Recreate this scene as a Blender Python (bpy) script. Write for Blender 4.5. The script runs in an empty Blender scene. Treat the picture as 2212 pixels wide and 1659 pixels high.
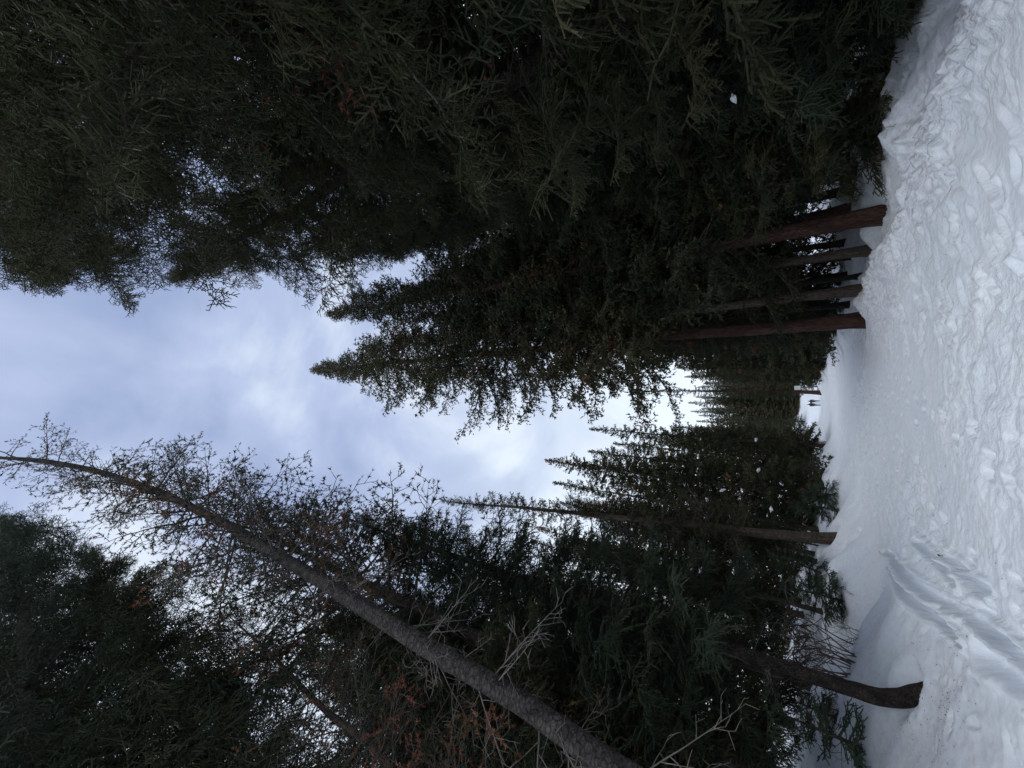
import bpy, math, random
import numpy as np
from mathutils import Vector, Matrix, Euler

PI = math.pi
R = math.radians
scene = bpy.context.scene
COL = scene.collection

# ------------------------------------------------------------------ camera, sky, sun, exposure
CAM_H = 1.65
PITCH = R(37.0)
FPX = 850.0                      # focal length in units of 1/2212 of the long side
cam_d = bpy.data.cameras.new('camera')
cam = bpy.data.objects.new('camera', cam_d)
COL.objects.link(cam)
cam_d.sensor_width = 36.0
cam_d.lens = FPX / 2212.0 * 36.0
cam_d.clip_start = 0.05
cam_d.clip_end = 3000.0
fwd = Vector((0, math.cos(PITCH), math.sin(PITCH)))
rgt = Vector((1, 0, 0))
upv = rgt.cross(fwd)
# the phone was held upright but the picture is stored on its side: picture right is down
mx, my, mz = -upv, rgt, -fwd
cam.matrix_world = Matrix(((mx.x, my.x, mz.x, 0), (mx.y, my.y, mz.y, 0), (mx.z, my.z, mz.z, CAM_H), (0, 0, 0, 1)))
scene.camera = cam

SUN_EL, SUN_AZ = R(62), R(176)   # sun diffused by the cloud, high over the open path behind the camera (azimuth from +Y towards -X)
w = bpy.data.worlds.new('World'); scene.world = w; w.use_nodes = True
nt = w.node_tree; N = nt.nodes; L = nt.links
for n in list(N): N.remove(n)
def nd(N, t, **k):
    n = N.new(t)
    for a, b in k.items(): setattr(n, a, b)
    return n
wo = nd(N, 'ShaderNodeOutputWorld'); bg = nd(N, 'ShaderNodeBackground'); L.new(bg.outputs[0], wo.inputs[0])
bg.inputs['Strength'].default_value = 0.084
sky = nd(N, 'ShaderNodeTexSky', sky_type='NISHITA', sun_disc=False)
sky.sun_elevation = SUN_EL; sky.sun_rotation = -SUN_AZ
tc = nd(N, 'ShaderNodeTexCoord'); sep = nd(N, 'ShaderNodeSeparateXYZ'); L.new(tc.outputs['Generated'], sep.inputs[0])
# project the view direction on a flat cloud layer
za = nd(N, 'ShaderNodeMath', operation='ADD'); L.new(sep.outputs[2], za.inputs[0]); za.inputs[1].default_value = 0.25
zm = nd(N, 'ShaderNodeMath', operation='MAXIMUM'); L.new(za.outputs[0], zm.inputs[0]); zm.inputs[1].default_value = 0.05
dx = nd(N, 'ShaderNodeMath', operation='DIVIDE'); L.new(sep.outputs[0], dx.inputs[0]); L.new(zm.outputs[0], dx.inputs[1])
dy = nd(N, 'ShaderNodeMath', operation='DIVIDE'); L.new(sep.outputs[1], dy.inputs[0]); L.new(zm.outputs[0], dy.inputs[1])
cb = nd(N, 'ShaderNodeCombineXYZ'); L.new(dx.outputs[0], cb.inputs[0]); L.new(dy.outputs[0], cb.inputs[1])
n1 = nd(N, 'ShaderNodeTexNoise'); n1.inputs['Scale'].default_value = 2.2; n1.inputs['Detail'].default_value = 6; n1.inputs['Roughness'].default_value = 0.5
n1.inputs['Distortion'].default_value = 0.5
L.new(cb.outputs[0], n1.inputs['Vector'])
ramp = nd(N, 'ShaderNodeValToRGB'); L.new(n1.outputs[0], ramp.inputs[0])
e = ramp.color_ramp.elements
e[0].position = 0.38; e[0].color = (0.34, 0.425, 0.66, 1)
e[1].position = 0.60; e[1].color = (0.78, 0.87, 1.0, 1)
m = e.new(0.49); m.color = (0.49, 0.58, 0.81, 1)
# cloud is thinner and whiter towards the horizon
hz = nd(N, 'ShaderNodeMapRange'); L.new(sep.outputs[2], hz.inputs[0])
hz.inputs[1].default_value = 0.2; hz.inputs[2].default_value = 0.8; hz.inputs[3].default_value = 1.0; hz.inputs[4].default_value = 0.0
mixh = nd(N, 'ShaderNodeMix', data_type='RGBA'); L.new(hz.outputs[0], mixh.inputs[0]); L.new(ramp.outputs[0], mixh.inputs[6])
mixh.inputs[7].default_value = (0.92, 1.02, 1.12, 1)
sc = nd(N, 'ShaderNodeMix', data_type='RGBA', blend_type='MULTIPLY'); sc.inputs[0].default_value = 1
L.new(mixh.outputs[2], sc.inputs[6]); sc.inputs[7].default_value = (10, 10, 10, 1)
mixs = nd(N, 'ShaderNodeMix', data_type='RGBA'); mixs.inputs[0].default_value = 0.9
L.new(sky.outputs[0], mixs.inputs[6]); L.new(sc.outputs[2], mixs.inputs[7]); L.new(mixs.outputs[2], bg.inputs['Color'])

sun_d = bpy.data.lights.new('sun', 'SUN'); sun_d.energy = 1.15; sun_d.angle = R(42); sun_d.color = (1.0, 0.985, 0.96)
sun = bpy.data.objects.new('sun', sun_d); COL.objects.link(sun)
sdir = Vector((-math.sin(SUN_AZ) * math.cos(SUN_EL), math.cos(SUN_AZ) * math.cos(SUN_EL), math.sin(SUN_EL)))
sun.rotation_euler = sdir.to_track_quat('Z', 'Y').to_euler()
scene.view_settings.view_transform = 'Standard'; scene.view_settings.look = 'None'
scene.view_settings.gamma = 1.0; scene.view_settings.exposure = 0.38; scene.view_settings.use_curve_mapping = False
scene.cycles.max_bounces = 5; scene.cycles.diffuse_bounces = 3; scene.cycles.glossy_bounces = 2
scene.cycles.transmission_bounces = 2; scene.cycles.transparent_max_bounces = 4

# ------------------------------------------------------------------ small helpers
def spot(U, V, Y):
    """world point at depth Y along the sight line of upright-picture position (U right, V down, long side 2212)"""
    x = (U - 829.5) / FPX; y = -(V - 1106) / FPX
    dz = math.sin(PITCH) + y * math.cos(PITCH); dyy = math.cos(PITCH) - y * math.sin(PITCH)
    k = Y / dyy
    return Vector((x * k, Y, CAM_H + dz * k))

def tag(o, label=None, cat=None, group=None, kind=None):
    if label: o['label'] = label
    if cat: o['category'] = cat
    if group: o['group'] = group
    if kind: o['kind'] = kind
    return o

def link(name, me, parent=None):
    o = bpy.data.objects.new(name, me); COL.objects.link(o)
    if parent is not None: o.parent = parent
    return o

def mesh_np(name, co, faces, mats, mat_idx=None, smooth=False):
    """faces: (n,3) or (n,4) integer array"""
    me = bpy.data.meshes.new(name)
    co = np.ascontiguousarray(co, dtype=np.float32); faces = np.ascontiguousarray(faces, dtype=np.int32)
    k = faces.shape[1]; n = len(faces)
    me.vertices.add(len(co)); me.vertices.foreach_set('co', co.ravel())
    me.loops.add(n * k); me.loops.foreach_set('vertex_index', faces.ravel())
    me.polygons.add(n); me.polygons.foreach_set('loop_start', np.arange(0, n * k, k, dtype=np.int32))
    for m_ in mats: me.materials.append(m_)
    if mat_idx is not None: me.polygons.foreach_set('material_index', np.ascontiguousarray(mat_idx, dtype=np.int32))
    me.polygons.foreach_set('use_smooth', np.full(n, smooth, dtype=bool))
    me.update(calc_edges=True)
    return me

# value noise ------------------------------------------------------
_rs = np.random.RandomState(7)
_perm = _rs.permutation(4096); _val = _rs.rand(4096) * 2 - 1
def vnoise(x, y, seed=0):
    xi = np.floor(x).astype(np.int64); yi = np.floor(y).astype(np.int64)
    fx = x - xi; fy = y - yi
    fx = fx * fx * fx * (fx * (fx * 6 - 15) + 10); fy = fy * fy * fy * (fy * (fy * 6 - 15) + 10)
    def h(a, b): return _val[_perm[(_perm[(a + seed * 131) & 4095] + b) & 4095]]
    return (h(xi, yi) * (1 - fx) + h(xi + 1, yi) * fx) * (1 - fy) + (h(xi, yi + 1) * (1 - fx) + h(xi + 1, yi + 1) * fx) * fy
def fbm(x, y, octs=4, seed=0, gain=0.5):
    s = 0; a = 1; t = 0
    for i in range(octs):
        s = s + a * vnoise(x * 2 ** i + 17.3 * i, y * 2 ** i - 9.1 * i, seed + i); t += a; a *= gain
    return s / t
def sstep(a, b, v):
    t = np.clip((v - a) / (b - a), 0, 1); return t * t * (3 - 2 * t)

# ------------------------------------------------------------------ materials
def mat(name):
    m = bpy.data.materials.new(name); m.use_nodes = True
    b = m.node_tree.nodes['Principled BSDF']; return m, m.node_tree, b
def noise_col(nt, b, cols, scale, detail=5, rough=0.6, coord='Object', pos=None, stretch=None):
    N = nt.nodes; L = nt.links
    tc = nd(N, 'ShaderNodeTexCoord'); v = tc.outputs[coord]
    if stretch:
        mp = nd(N, 'ShaderNodeMapping'); mp.inputs['Scale'].default_value = stretch; L.new(v, mp.inputs[0]); v = mp.outputs[0]
    n = nd(N, 'ShaderNodeTexNoise'); n.inputs['Scale'].default_value = scale; n.inputs['Detail'].default_value = detail; n.inputs['Roughness'].default_value = rough
    L.new(v, n.inputs['Vector'])
    r = nd(N, 'ShaderNodeValToRGB'); L.new(n.outputs[0], r.inputs[0]); el = r.color_ramp.elements
    pos = pos or [0.32 + 0.36 * i / (len(cols) - 1) for i in range(len(cols))]
    el[0].position = pos[0]; el[0].color = (*cols[0], 1); el[1].position = pos[-1]; el[1].color = (*cols[-1], 1)
    for p, c in zip(pos[1:-1], cols[1:-1]): x = el.new(p); x.color = (*c, 1)
    L.new(r.outputs[0], b.inputs['Base Color'])
    return n, r, v
def bump(nt, b, n, strength, dist):
    bp = nd(nt.nodes, 'ShaderNodeBump'); bp.inputs['Strength'].default_value = strength; bp.inputs['Distance'].default_value = dist
    nt.links.new(n.outputs[0], bp.inputs['Height']); nt.links.new(bp.outputs[0], b.inputs['Normal']); return bp

def foliage_mat(name, cols, scale=0.9):
    m, nt, b = mat(name); N = nt.nodes; L = nt.links
    b.inputs['Roughness'].default_value = 0.65; b.inputs['Specular IOR Level'].default_value = 0.08
    n, r, v = noise_col(nt, b, cols, scale, 5, 0.7)
    oi = nd(N, 'ShaderNodeObjectInfo')
    hs = nd(N, 'ShaderNodeHueSaturation')
    mr = nd(N, 'ShaderNodeMapRange'); L.new(oi.outputs['Random'], mr.inputs[0]); mr.inputs[3].default_value = 0.75; mr.inputs[4].default_value = 1.35
    mh = nd(N, 'ShaderNodeMapRange'); L.new(oi.outputs['Random'], mh.inputs[0]); mh.inputs[3].default_value = 0.53; mh.inputs[4].default_value = 0.47
    L.new(mr.outputs[0], hs.inputs['Value']); L.new(mh.outputs[0], hs.inputs['Hue']); L.new(r.outputs[0], hs.inputs['Color'])
    L.new(hs.outputs[0], b.inputs['Base Color'])
    return m
M_OLIVE = foliage_mat('spruce_needles_olive', [(0.028, 0.031, 0.016), (0.046, 0.049, 0.026), (0.078, 0.076, 0.040)])
M_GREEN = foliage_mat('spruce_needles_green', [(0.020, 0.028, 0.020), (0.032, 0.044, 0.029), (0.055, 0.066, 0.040)])
M_YOUNG = foliage_mat('young_spruce_needles', [(0.030, 0.048, 0.032), (0.046, 0.070, 0.042), (0.075, 0.10, 0.060)], 3)
M_RUST = foliage_mat('rusty_cones_and_dead_needles', [(0.11, 0.055, 0.030), (0.17, 0.082, 0.042), (0.22, 0.12, 0.065)], 2)
def bark_mat(name, cols, scale=3.0, st=(1, 1, 0.25), bs=0.7, plate=16):
    m, nt, b = mat(name); b.inputs['Roughness'].default_value = 0.85; b.inputs['Specular IOR Level'].default_value = 0.2
    n, r, v = noise_col(nt, b, cols, scale, 8, 0.7, stretch=st)
    vo = nd(nt.nodes, 'ShaderNodeTexVoronoi'); vo.inputs['Scale'].default_value = scale * 4.5; nt.links.new(v, vo.inputs['Vector'])
    ad = nd(nt.nodes, 'ShaderNodeMath', operation='ADD'); nt.links.new(n.outputs[0], ad.inputs[0]); nt.links.new(vo.outputs[0], ad.inputs[1])
    # bark plates parted by dark cracks
    ed = nd(nt.nodes, 'ShaderNodeTexVoronoi', feature='DISTANCE_TO_EDGE'); ed.inputs['Scale'].default_value = plate; nt.links.new(v, ed.inputs['Vector'])
    cr = nd(nt.nodes, 'ShaderNodeMapRange'); nt.links.new(ed.outputs[0], cr.inputs[0]); cr.inputs[1].default_value = 0.0; cr.inputs[2].default_value = 0.16; cr.inputs[3].default_value = 0.5
    mm = nd(nt.nodes, 'ShaderNodeMix', data_type='RGBA', blend_type='MULTIPLY'); mm.inputs[0].default_value = 1
    nt.links.new(r.outputs[0], mm.inputs[6]); nt.links.new(cr.outputs[0], mm.inputs[7]); nt.links.new(mm.outputs[2], b.inputs['Base Color'])
    a2 = nd(nt.nodes, 'ShaderNodeMath', operation='ADD'); nt.links.new(ad.outputs[0], a2.inputs[0]); nt.links.new(cr.outputs[0], a2.inputs[1])
    bump(nt, b, a2, bs, 0.04)
    return m
M_BARK = bark_mat('spruce_bark_brown', [(0.055, 0.042, 0.036), (0.10, 0.078, 0.064), (0.16, 0.125, 0.10)], 5)
M_REDBARK = bark_mat('spruce_bark_red', [(0.040, 0.026, 0.021), (0.080, 0.043, 0.033), (0.135, 0.082, 0.067)], 6)
M_DARKBARK = bark_mat('spruce_bark_dark', [(0.024, 0.019, 0.017), (0.058, 0.045, 0.038), (0.11, 0.085, 0.07)], 9, (1, 1, 0.7), 1.0, 30)
M_GREYBARK = bark_mat('smooth_grey_bark', [(0.016, 0.014, 0.013), (0.060, 0.053, 0.050), (0.105, 0.094, 0.088)], 4.5, (1, 1, 1.6), 0.8, 9)
M_TWIG, nt_, b_ = mat('bare_twig'); noise_col(nt_, b_, [(0.05, 0.038, 0.03), (0.10, 0.08, 0.068)], 4); b_.inputs['Roughness'].default_value = 0.9
M_PALETWIG, nt_, b_ = mat('weathered_dead_twig'); noise_col(nt_, b_, [(0.07, 0.062, 0.056), (0.19, 0.17, 0.155)], 3); b_.inputs['Roughness'].default_value = 0.9
M_REDTWIG, nt_, b_ = mat('shrub_twig'); noise_col(nt_, b_, [(0.07, 0.045, 0.035), (0.14, 0.10, 0.08)], 4); b_.inputs['Roughness'].default_value = 0.8

def snow_mat(name, fine=True):
    m, nt, b = mat(name); N = nt.nodes; L = nt.links
    b.inputs['Roughness'].default_value = 0.6; b.inputs['Specular IOR Level'].default_value = 0.3
    tc = nd(N, 'ShaderNodeTexCoord')
    big = nd(N, 'ShaderNodeTexNoise'); big.inputs['Scale'].default_value = 0.8; big.inputs['Detail'].default_value = 6; L.new(tc.outputs['Object'], big.inputs['Vector'])
    r = nd(N, 'ShaderNodeValToRGB'); L.new(big.outputs[0], r.inputs[0]); el = r.color_ramp.elements
    el[0].position = 0.35; el[0].color = (0.79, 0.85, 0.915, 1); el[1].position = 0.65; el[1].color = (0.84, 0.88, 0.93, 1)
    at = nd(N, 'ShaderNodeAttribute', attribute_name='litter')
    # needle litter blown off the trees: pinkish brown dust with darker grains
    gr = nd(N, 'ShaderNodeTexNoise'); gr.inputs['Scale'].default_value = 9; gr.inputs['Detail'].default_value = 8; gr.inputs['Roughness'].default_value = 0.75; L.new(tc.outputs['Object'], gr.inputs['Vector'])
    gm = nd(N, 'ShaderNodeMapRange'); L.new(gr.outputs[0], gm.inputs[0]); gm.inputs[1].default_value = 0.42; gm.inputs[2].default_value = 0.72
    mu = nd(N, 'ShaderNodeMath', operation='MULTIPLY'); L.new(gm.outputs[0], mu.inputs[0]); L.new(at.outputs['Fac'], mu.inputs[1])
    mx_ = nd(N, 'ShaderNodeMix', data_type='RGBA'); L.new(mu.outputs[0], mx_.inputs[0]); L.new(r.outputs[0], mx_.inputs[6]); mx_.inputs[7].default_value = (0.36, 0.29, 0.27, 1)
    L.new(mx_.outputs[2], b.inputs['Base Color'])
    if fine:
        f1 = nd(N, 'ShaderNodeTexNoise'); f1.inputs['Scale'].default_value = 9; f1.inputs['Detail'].default_value = 4; f1.inputs['Roughness'].default_value = 0.5; L.new(tc.outputs['Object'], f1.inputs['Vector'])
        rough = nd(N, 'ShaderNodeAttribute', attribute_name='rough')
        ms = nd(N, 'ShaderNodeMath', operation='MULTIPLY'); L.new(f1.outputs[0], ms.inputs[0]); L.new(rough.outputs['Fac'], ms.inputs[1])
        bump(nt, b, ms, 0.9, 0.045)
    return m
M_SNOW = snow_mat('trampled_snow')
M_SNOWCLUMP, nt_, b_ = mat('snow_on_boughs'); b_.inputs['Base Color'].default_value = (0.8, 0.83, 0.88, 1); b_.inputs['Roughness'].default_value = 0.7

# ------------------------------------------------------------------ snow ground
def path_x(y):      # centre line of the trodden path
    return -0.2 - 3.0 * sstep(25, 95, y)
# tree wells: (x, y, radius, depth)
WELLS = []
MOUNDS = []
def base_height(x, y):
    c = path_x(y)
    d = x - c
    wl = 2.9 + 1.2 * sstep(6, 16, y) - 1.6 * sstep(22, 60, y)      # half width to the left
    wr = 2.1 + 0.9 * sstep(4, 12, y) - 1.0 * sstep(22, 60, y) + 2.0 * (1 - sstep(6, 13, y))
    wob = 0.5 * vnoise(y * 0.35, y * 0 + 3.0, 4)
    left = -d - wl - wob
    right = d - wr + 0.4 * vnoise(y * 0.5, y * 0 + 7.0, 5)
    z = 0.0 * x
    # left: a soft bank, then a rising wooded slope
    z = z + 0.95 * sstep(-0.7, 4.6, left) + 0.16 * np.maximum(left - 3.5, 0) ** 1.0
    # right: a ploughed berm, then a dip, then gently rising ground
    fr = sstep(10, 15, y)
    z = z + (0.12 + 0.18 * fr) * np.exp(-((right - 0.1) / 0.55) ** 2) + 0.12 * fr * sstep(0.3, 3, right) + 0.05 * fr * np.maximum(right - 3, 0)
    z = z + 0.19 * np.clip(y - 95, 0, 60)
    off = sstep(-0.5, 2.0, np.maximum(left, right))
    z = z + off * (0.22 + 0.25 * sstep(12, 16, y)) * fbm(x * 0.5, y * 0.5, 3, 11) + 0.05 * fbm(x * 0.3, y * 0.3, 2, 14)
    return z, left, right, off
def height(x, y):
    x = np.asarray(x, dtype=np.float64); y = np.asarray(y, dtype=np.float64)
    z, left, right, off = base_height(x, y)
    for (wx, wy, wr, wd) in WELLS:
        q = ((x - wx) ** 2 + (y - wy) ** 2) / (wr * wr)
        z = z - wd * np.exp(-q * q * 1.2) + 0.25 * wd * np.exp(-((np.sqrt(q) - 1.5) / 0.4) ** 2)
    for (mx_, my_, ax, ay, h_) in MOUNDS:
        z = z + h_ * np.exp(-((x - mx_) / ax) ** 2 - ((y - my_) / ay) ** 2)
    return z
def ground_z(x, y): return float(height(np.array([x]), np.array([y]))[0])

# big features first: the wells round trunks are registered here because the ground needs them
LEFT_TRUNK = (-5.05, 8.7); 
WELLS += [(LEFT_TRUNK[0] + 0.26, LEFT_TRUNK[1] - 0.05, 0.34, 0.14), (4.75, 15.0, 0.62, 0.25), (3.05, 17.05, 0.45, 0.18), (2.25, 18.35, 0.55, 0.2), (4.15, 16.35, 0.4, 0.18), (-6.3, 20.9, 0.5, 0.25), (7.4, 12.3, 0.6, 0.2), (6.6, 6.7, 0.5, 0.2)]
MOUNDS += [(-5.6, 9.6, 1.7, 1.5, 0.22), (4.9, 10.7, 0.75, 0.6, 0.45), (6.1, 12.2, 0.9, 0.7, 0.25), (-7.6, 19.5, 1.2, 1.0, 0.45), (-5.3, 25.0, 1.3, 1.2, 0.5), (-8.9, 14.2, 1.1, 1.1, 0.5), (-6.3, 17.5, 0.7, 0.8, 0.35), (-6.6, 21.5, 1.6, 1.6, 0.45), (-6.6, 9.5, 2.0, 2.5, 0.25),
           (-0.2, 66.0, 1.6, 3.0, 0.45), (-6.6, 70.0, 2.0, 4.0, 0.8)]

rows = np.concatenate([-60 + 64.4 * (np.arange(14) / 14.0) ** 0.6, 4.4 * (200 / 4.4) ** (np.arange(640) / 639.0), np.array([230, 280, 360, 500, 800])])
tt = np.linspace(-1, 1, 760)
tt = np.concatenate([-1 - np.array([30, 12, 6, 3, 1.6, 0.9, 0.45, 0.2, 0.07]), tt, 1 + np.array([30, 12, 6, 3, 1.6, 0.9, 0.45, 0.2, 0.07])[::-1]])
T, Y = np.meshgrid(tt, rows)
X = T * (0.72 * np.maximum(Y, 4.4) + 4.5)
Z = height(X, Y)
_, LEFTD, RIGHTD, OFF = base_height(X, Y)
rg = np.random.RandomState(5)
near = 1 - sstep(60, 100, Y)
onpath = (1 - OFF)
# trampled surface: lumps, chunky berm, wind ripples
tr = fbm(X * 2.2, Y * 2.2, 4, 21, 0.6)
patch = sstep(-0.15, 0.35, fbm(X * 0.45, Y * 0.3, 3, 31))
Z += onpath * near * (0.014 + 0.062 * patch) * tr
Z += onpath * near * (0.002 + 0.012 * patch) * (1 - 2 * np.abs(fbm(X * 6.5, Y * 5.0, 3, 23, 0.6)))
churn = np.exp(-((LEFTD + 1.2) / 1.1) ** 2) * sstep(7, 11, Y)           # churned-up strip on the left of the path
ridge = 1 - np.abs(fbm(X * 2.6, Y * 2.0, 4, 41, 0.6)) * 3.0
Z += churn * near * 0.035 * ridge
berm = np.exp(-((RIGHTD - 0.0) / 0.75) ** 2)
blocks = np.abs(fbm(X * 3.0, Y * 3.0, 4, 51, 0.55))
Z += berm * near * 0.20 * (blocks - 0.12)
# right foreground: long overlapping ski and boot furrows
fur = sstep(-1.2, -0.2, RIGHTD + 1.0) * (1 - sstep(16, 24, Y)) * sstep(0.8, 2.0, X)
fa = R(73)
xs = X * math.cos(fa) + Y * math.sin(fa); ys = -X * math.sin(fa) + Y * math.cos(fa)
Z += fur * 0.10 * (1 - 2.2 * np.abs(fbm(ys * 1.1 + 0.3 * fbm(xs * 0.6, ys, 2, 66), xs * 0.30, 3, 61, 0.36)))
# footprints
def stamp(px, py, ang, ln, wd, depth, rim=0.3):
    global Z
    i0, i1 = np.searchsorted(rows, [py - 1.2 * ln, py + 1.2 * ln])
    if i1 <= i0: return
    w_ = 0.72 * max(py, 4.4) + 4.5
    j0, j1 = np.searchsorted(tt, [(px - 1.3 * ln) / w_, (px + 1.3 * ln) / w_])
    if j1 <= j0: return
    xx = X[i0:i1, j0:j1] - px; yy = Y[i0:i1, j0:j1] - py
    c, s = math.cos(ang), math.sin(ang)
    a = (xx * c + yy * s) / (ln / 2); b = (-xx * s + yy * c) / (wd / 2)
    q = np.sqrt(a * a + b * b)
    Z[i0:i1, j0:j1] += -depth * (1 - sstep(0.65, 1.1, q)) + depth * rim * np.exp(-((q - 1.35) / 0.25) ** 2)
def track(pts, step=0.62, depth=0.06, side=0.13, jit=0.05):
    pts = [Vector(p) for p in pts]; k = 0; carry = 0
    for a, b in zip(pts, pts[1:]):
        d = (b - a); n = max(1, int(d.length / step))
        for i in range(n):
            p = a + d * (i / n); ang = math.atan2(d.y, d.x) + rg.normal(0, 0.12); k += 1
            s = side * (1 if k % 2 else -1)
            nx, ny = -d.y / d.length, d.x / d.length
            stamp(p.x + nx * s + rg.normal(0, jit), p.y + ny * s + rg.normal(0, jit), ang, 0.32, 0.13, depth * rg.uniform(0.6, 1.3), 0.35)
for _ in range(6):     # walkers' lines along the path, mostly on the left half
    x0 = rg.uniform(-3.4, 1.0); x1 = x0 * 0.8 + rg.normal(0, 0.8)
    track([(x0, 5.5), (x1, 12), (x1 * 0.7 + rg.normal(0, 0.4), 20), (rg.uniform(-2.5, 1.2), 34)], depth=rg.uniform(0.02, 0.05))
for _ in range(130):   # milling about at the left where the side tracks leave
    px, py = rg.normal(-3.0, 0.9), rg.uniform(7.5, 20); px -= (py - 10) * 0.05
    stamp(px, py, rg.uniform(0, PI), rg.uniform(0.2, 0.36), rg.uniform(0.1, 0.17), rg.uniform(0.02, 0.06), 0.5)
for _ in range(260):
    px, py = rg.uniform(0.6, 6.5), rg.uniform(5.6, 15)
    stamp(px, py, rg.uniform(0.2, 1.0), rg.uniform(0.3, 0.9), rg.uniform(0.1, 0.2), rg.uniform(0.02, 0.06), 0.5)
for (px, py, a_, l_, w_, d_) in [(-4.3, 7.3, 0.5, 0.34, 0.15, 0.07), (-4.75, 7.45, 0.8, 0.30, 0.13, 0.05), (-3.95, 6.9, 2.2, 0.3, 0.13, 0.05), (-3.5, 7.1, 1.9, 0.34, 0.14, 0.07), (-5.3, 6.4, 1.2, 0.3, 0.14, 0.04), (-3.7, 6.0, 1.0, 0.6, 0.25, 0.09)]:
    stamp(px, py, a_, l_, w_, d_, 0.25)
# deep grooves left of the path: sledge and ski tracks peeling off
def groove(pts, width, depth, rim=0.5):
    global Z
    P = np.array(pts, dtype=float)
    # smooth the line
    t = np.linspace(0, len(P) - 1, 90); i = np.clip(t.astype(int), 0, len(P) - 2); f = (t - i)
    f2 = f * f * (3 - 2 * f)
    Q = P[i] * (1 - f[:, None]) + P[i + 1] * f[:, None]
    for _ in range(6): Q[1:-1] = (Q[:-2] + Q[1:-1] + Q[2:]) / 3
    i0, i1 = np.searchsorted(rows, [Q[:, 1].min() - 1, Q[:, 1].max() + 1])
    xx = X[i0:i1]; yy = Y[i0:i1]; best = np.full(xx.shape, 1e9)
    for (ax, ay), (bx, by) in zip(Q, Q[1:]):
        dx_, dy_ = bx - ax, by - ay; l2 = dx_ * dx_ + dy_ * dy_ + 1e-12
        u = np.clip(((xx - ax) * dx_ + (yy - ay) * dy_) / l2, 0, 1)
        best = np.minimum(best, np.hypot(xx - ax - u * dx_, yy - ay - u * dy_))
    wv = width * (1.1 + 0.25 * vnoise(xx * 2.2, yy * 2.2, 77))
    q = best / wv
    Z[i0:i1] += -depth * (1 - sstep(0.35, 0.9, q)) + rim * depth * np.exp(-((q - 1.25) / 0.35) ** 2)
def g(U, V, z0=0.25):
    y = -(V - 1106) / FPX; dz = math.sin(PITCH) + y * math.cos(PITCH); dyy = math.cos(PITCH) - y * math.sin(PITCH)
    k = (z0 - CAM_H) / dz
    return ((U - 829.5) / FPX * k, k * dyy)
groove([g(1659 - a, b) for b, a in [(1885, 1185), (1910, 1225), (1940, 1265), (1975, 1310), (2010, 1345), (2035, 1380)]], 0.09, 0.18)
groove([g(1659 - a, b) for b, a in [(1900, 1185), (1930, 1225), (1960, 1260), (2000, 1290), (2050, 1320), (2100, 1370), (2140, 1410), (2175, 1450), (2212, 1500)]], 0.10, 0.15)
groove([g(1659 - a, b, 0.15) for b, a in [(1955, 1160), (1985, 1190), (2015, 1225), (2040, 1250)]], 0.10, 0.14)
groove([g(1659 - a, b, 0.15) for b, a in [(2015, 1190), (2060, 1240), (2090, 1275)]], 0.10, 0.14)
groove([g(1659 - a, b, 0.15) for b, a in [(2080, 1390), (2120, 1425), (2165, 1460), (2200, 1500), (2230, 1560)]], 0.16, 0.15)
groove([g(1659 - a, b, 0.0) for b, a in [(2035, 160), (2010, 260), (1990, 330), (1975, 400)]], 0.2, 0.10)
litter = np.clip(np.exp(-((X - 2.4) ** 2 + ((Y - 19.5) / 2.6) ** 2) / 2.2) * 1.0 + 0.8 * np.exp(-((RIGHTD - 0.4) / 0.9) ** 2) * near * sstep(-0.2, 0.5, fbm(X * 0.8, Y * 0.8, 3, 91) + 0.15)
                 + 0.26 * OFF * near + 0.05 + 0.30 * np.exp(-((X + 4.2) ** 2 + (Y - 7.6) ** 2) / 0.5), 0, 1)
roughv = np.clip(0.25 + 0.75 * onpath * (0.35 + 0.65 * patch) + 0.6 * churn + 0.5 * berm, 0.08, 1.2)
smooth_bank = np.exp(-((LEFTD - 0.9) / 1.6) ** 2) * (1 - sstep(14, 20, Y))
roughv = roughv * (1 - 0.75 * smooth_bank)
nr, nc = X.shape
co = np.stack([X, Y, Z], -1).reshape(-1, 3)
idx = np.arange(nr * nc).reshape(nr, nc)
fc = np.stack([idx[:-1, :-1], idx[:-1, 1:], idx[1:, 1:], idx[1:, :-1]], -1).reshape(-1, 4)
gm_ = mesh_np('snow_ground', co, fc, [M_SNOW], smooth=True)
for nm, arr in (('litter', litter), ('rough', roughv)):
    a_ = gm_.attributes.new(nm, 'FLOAT', 'POINT'); a_.data.foreach_set('value', arr.astype(np.float32).ravel())
tag(link('snow_ground', gm_), 'trampled white snow covering the path and the banks under the trees', kind='structure')

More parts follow.
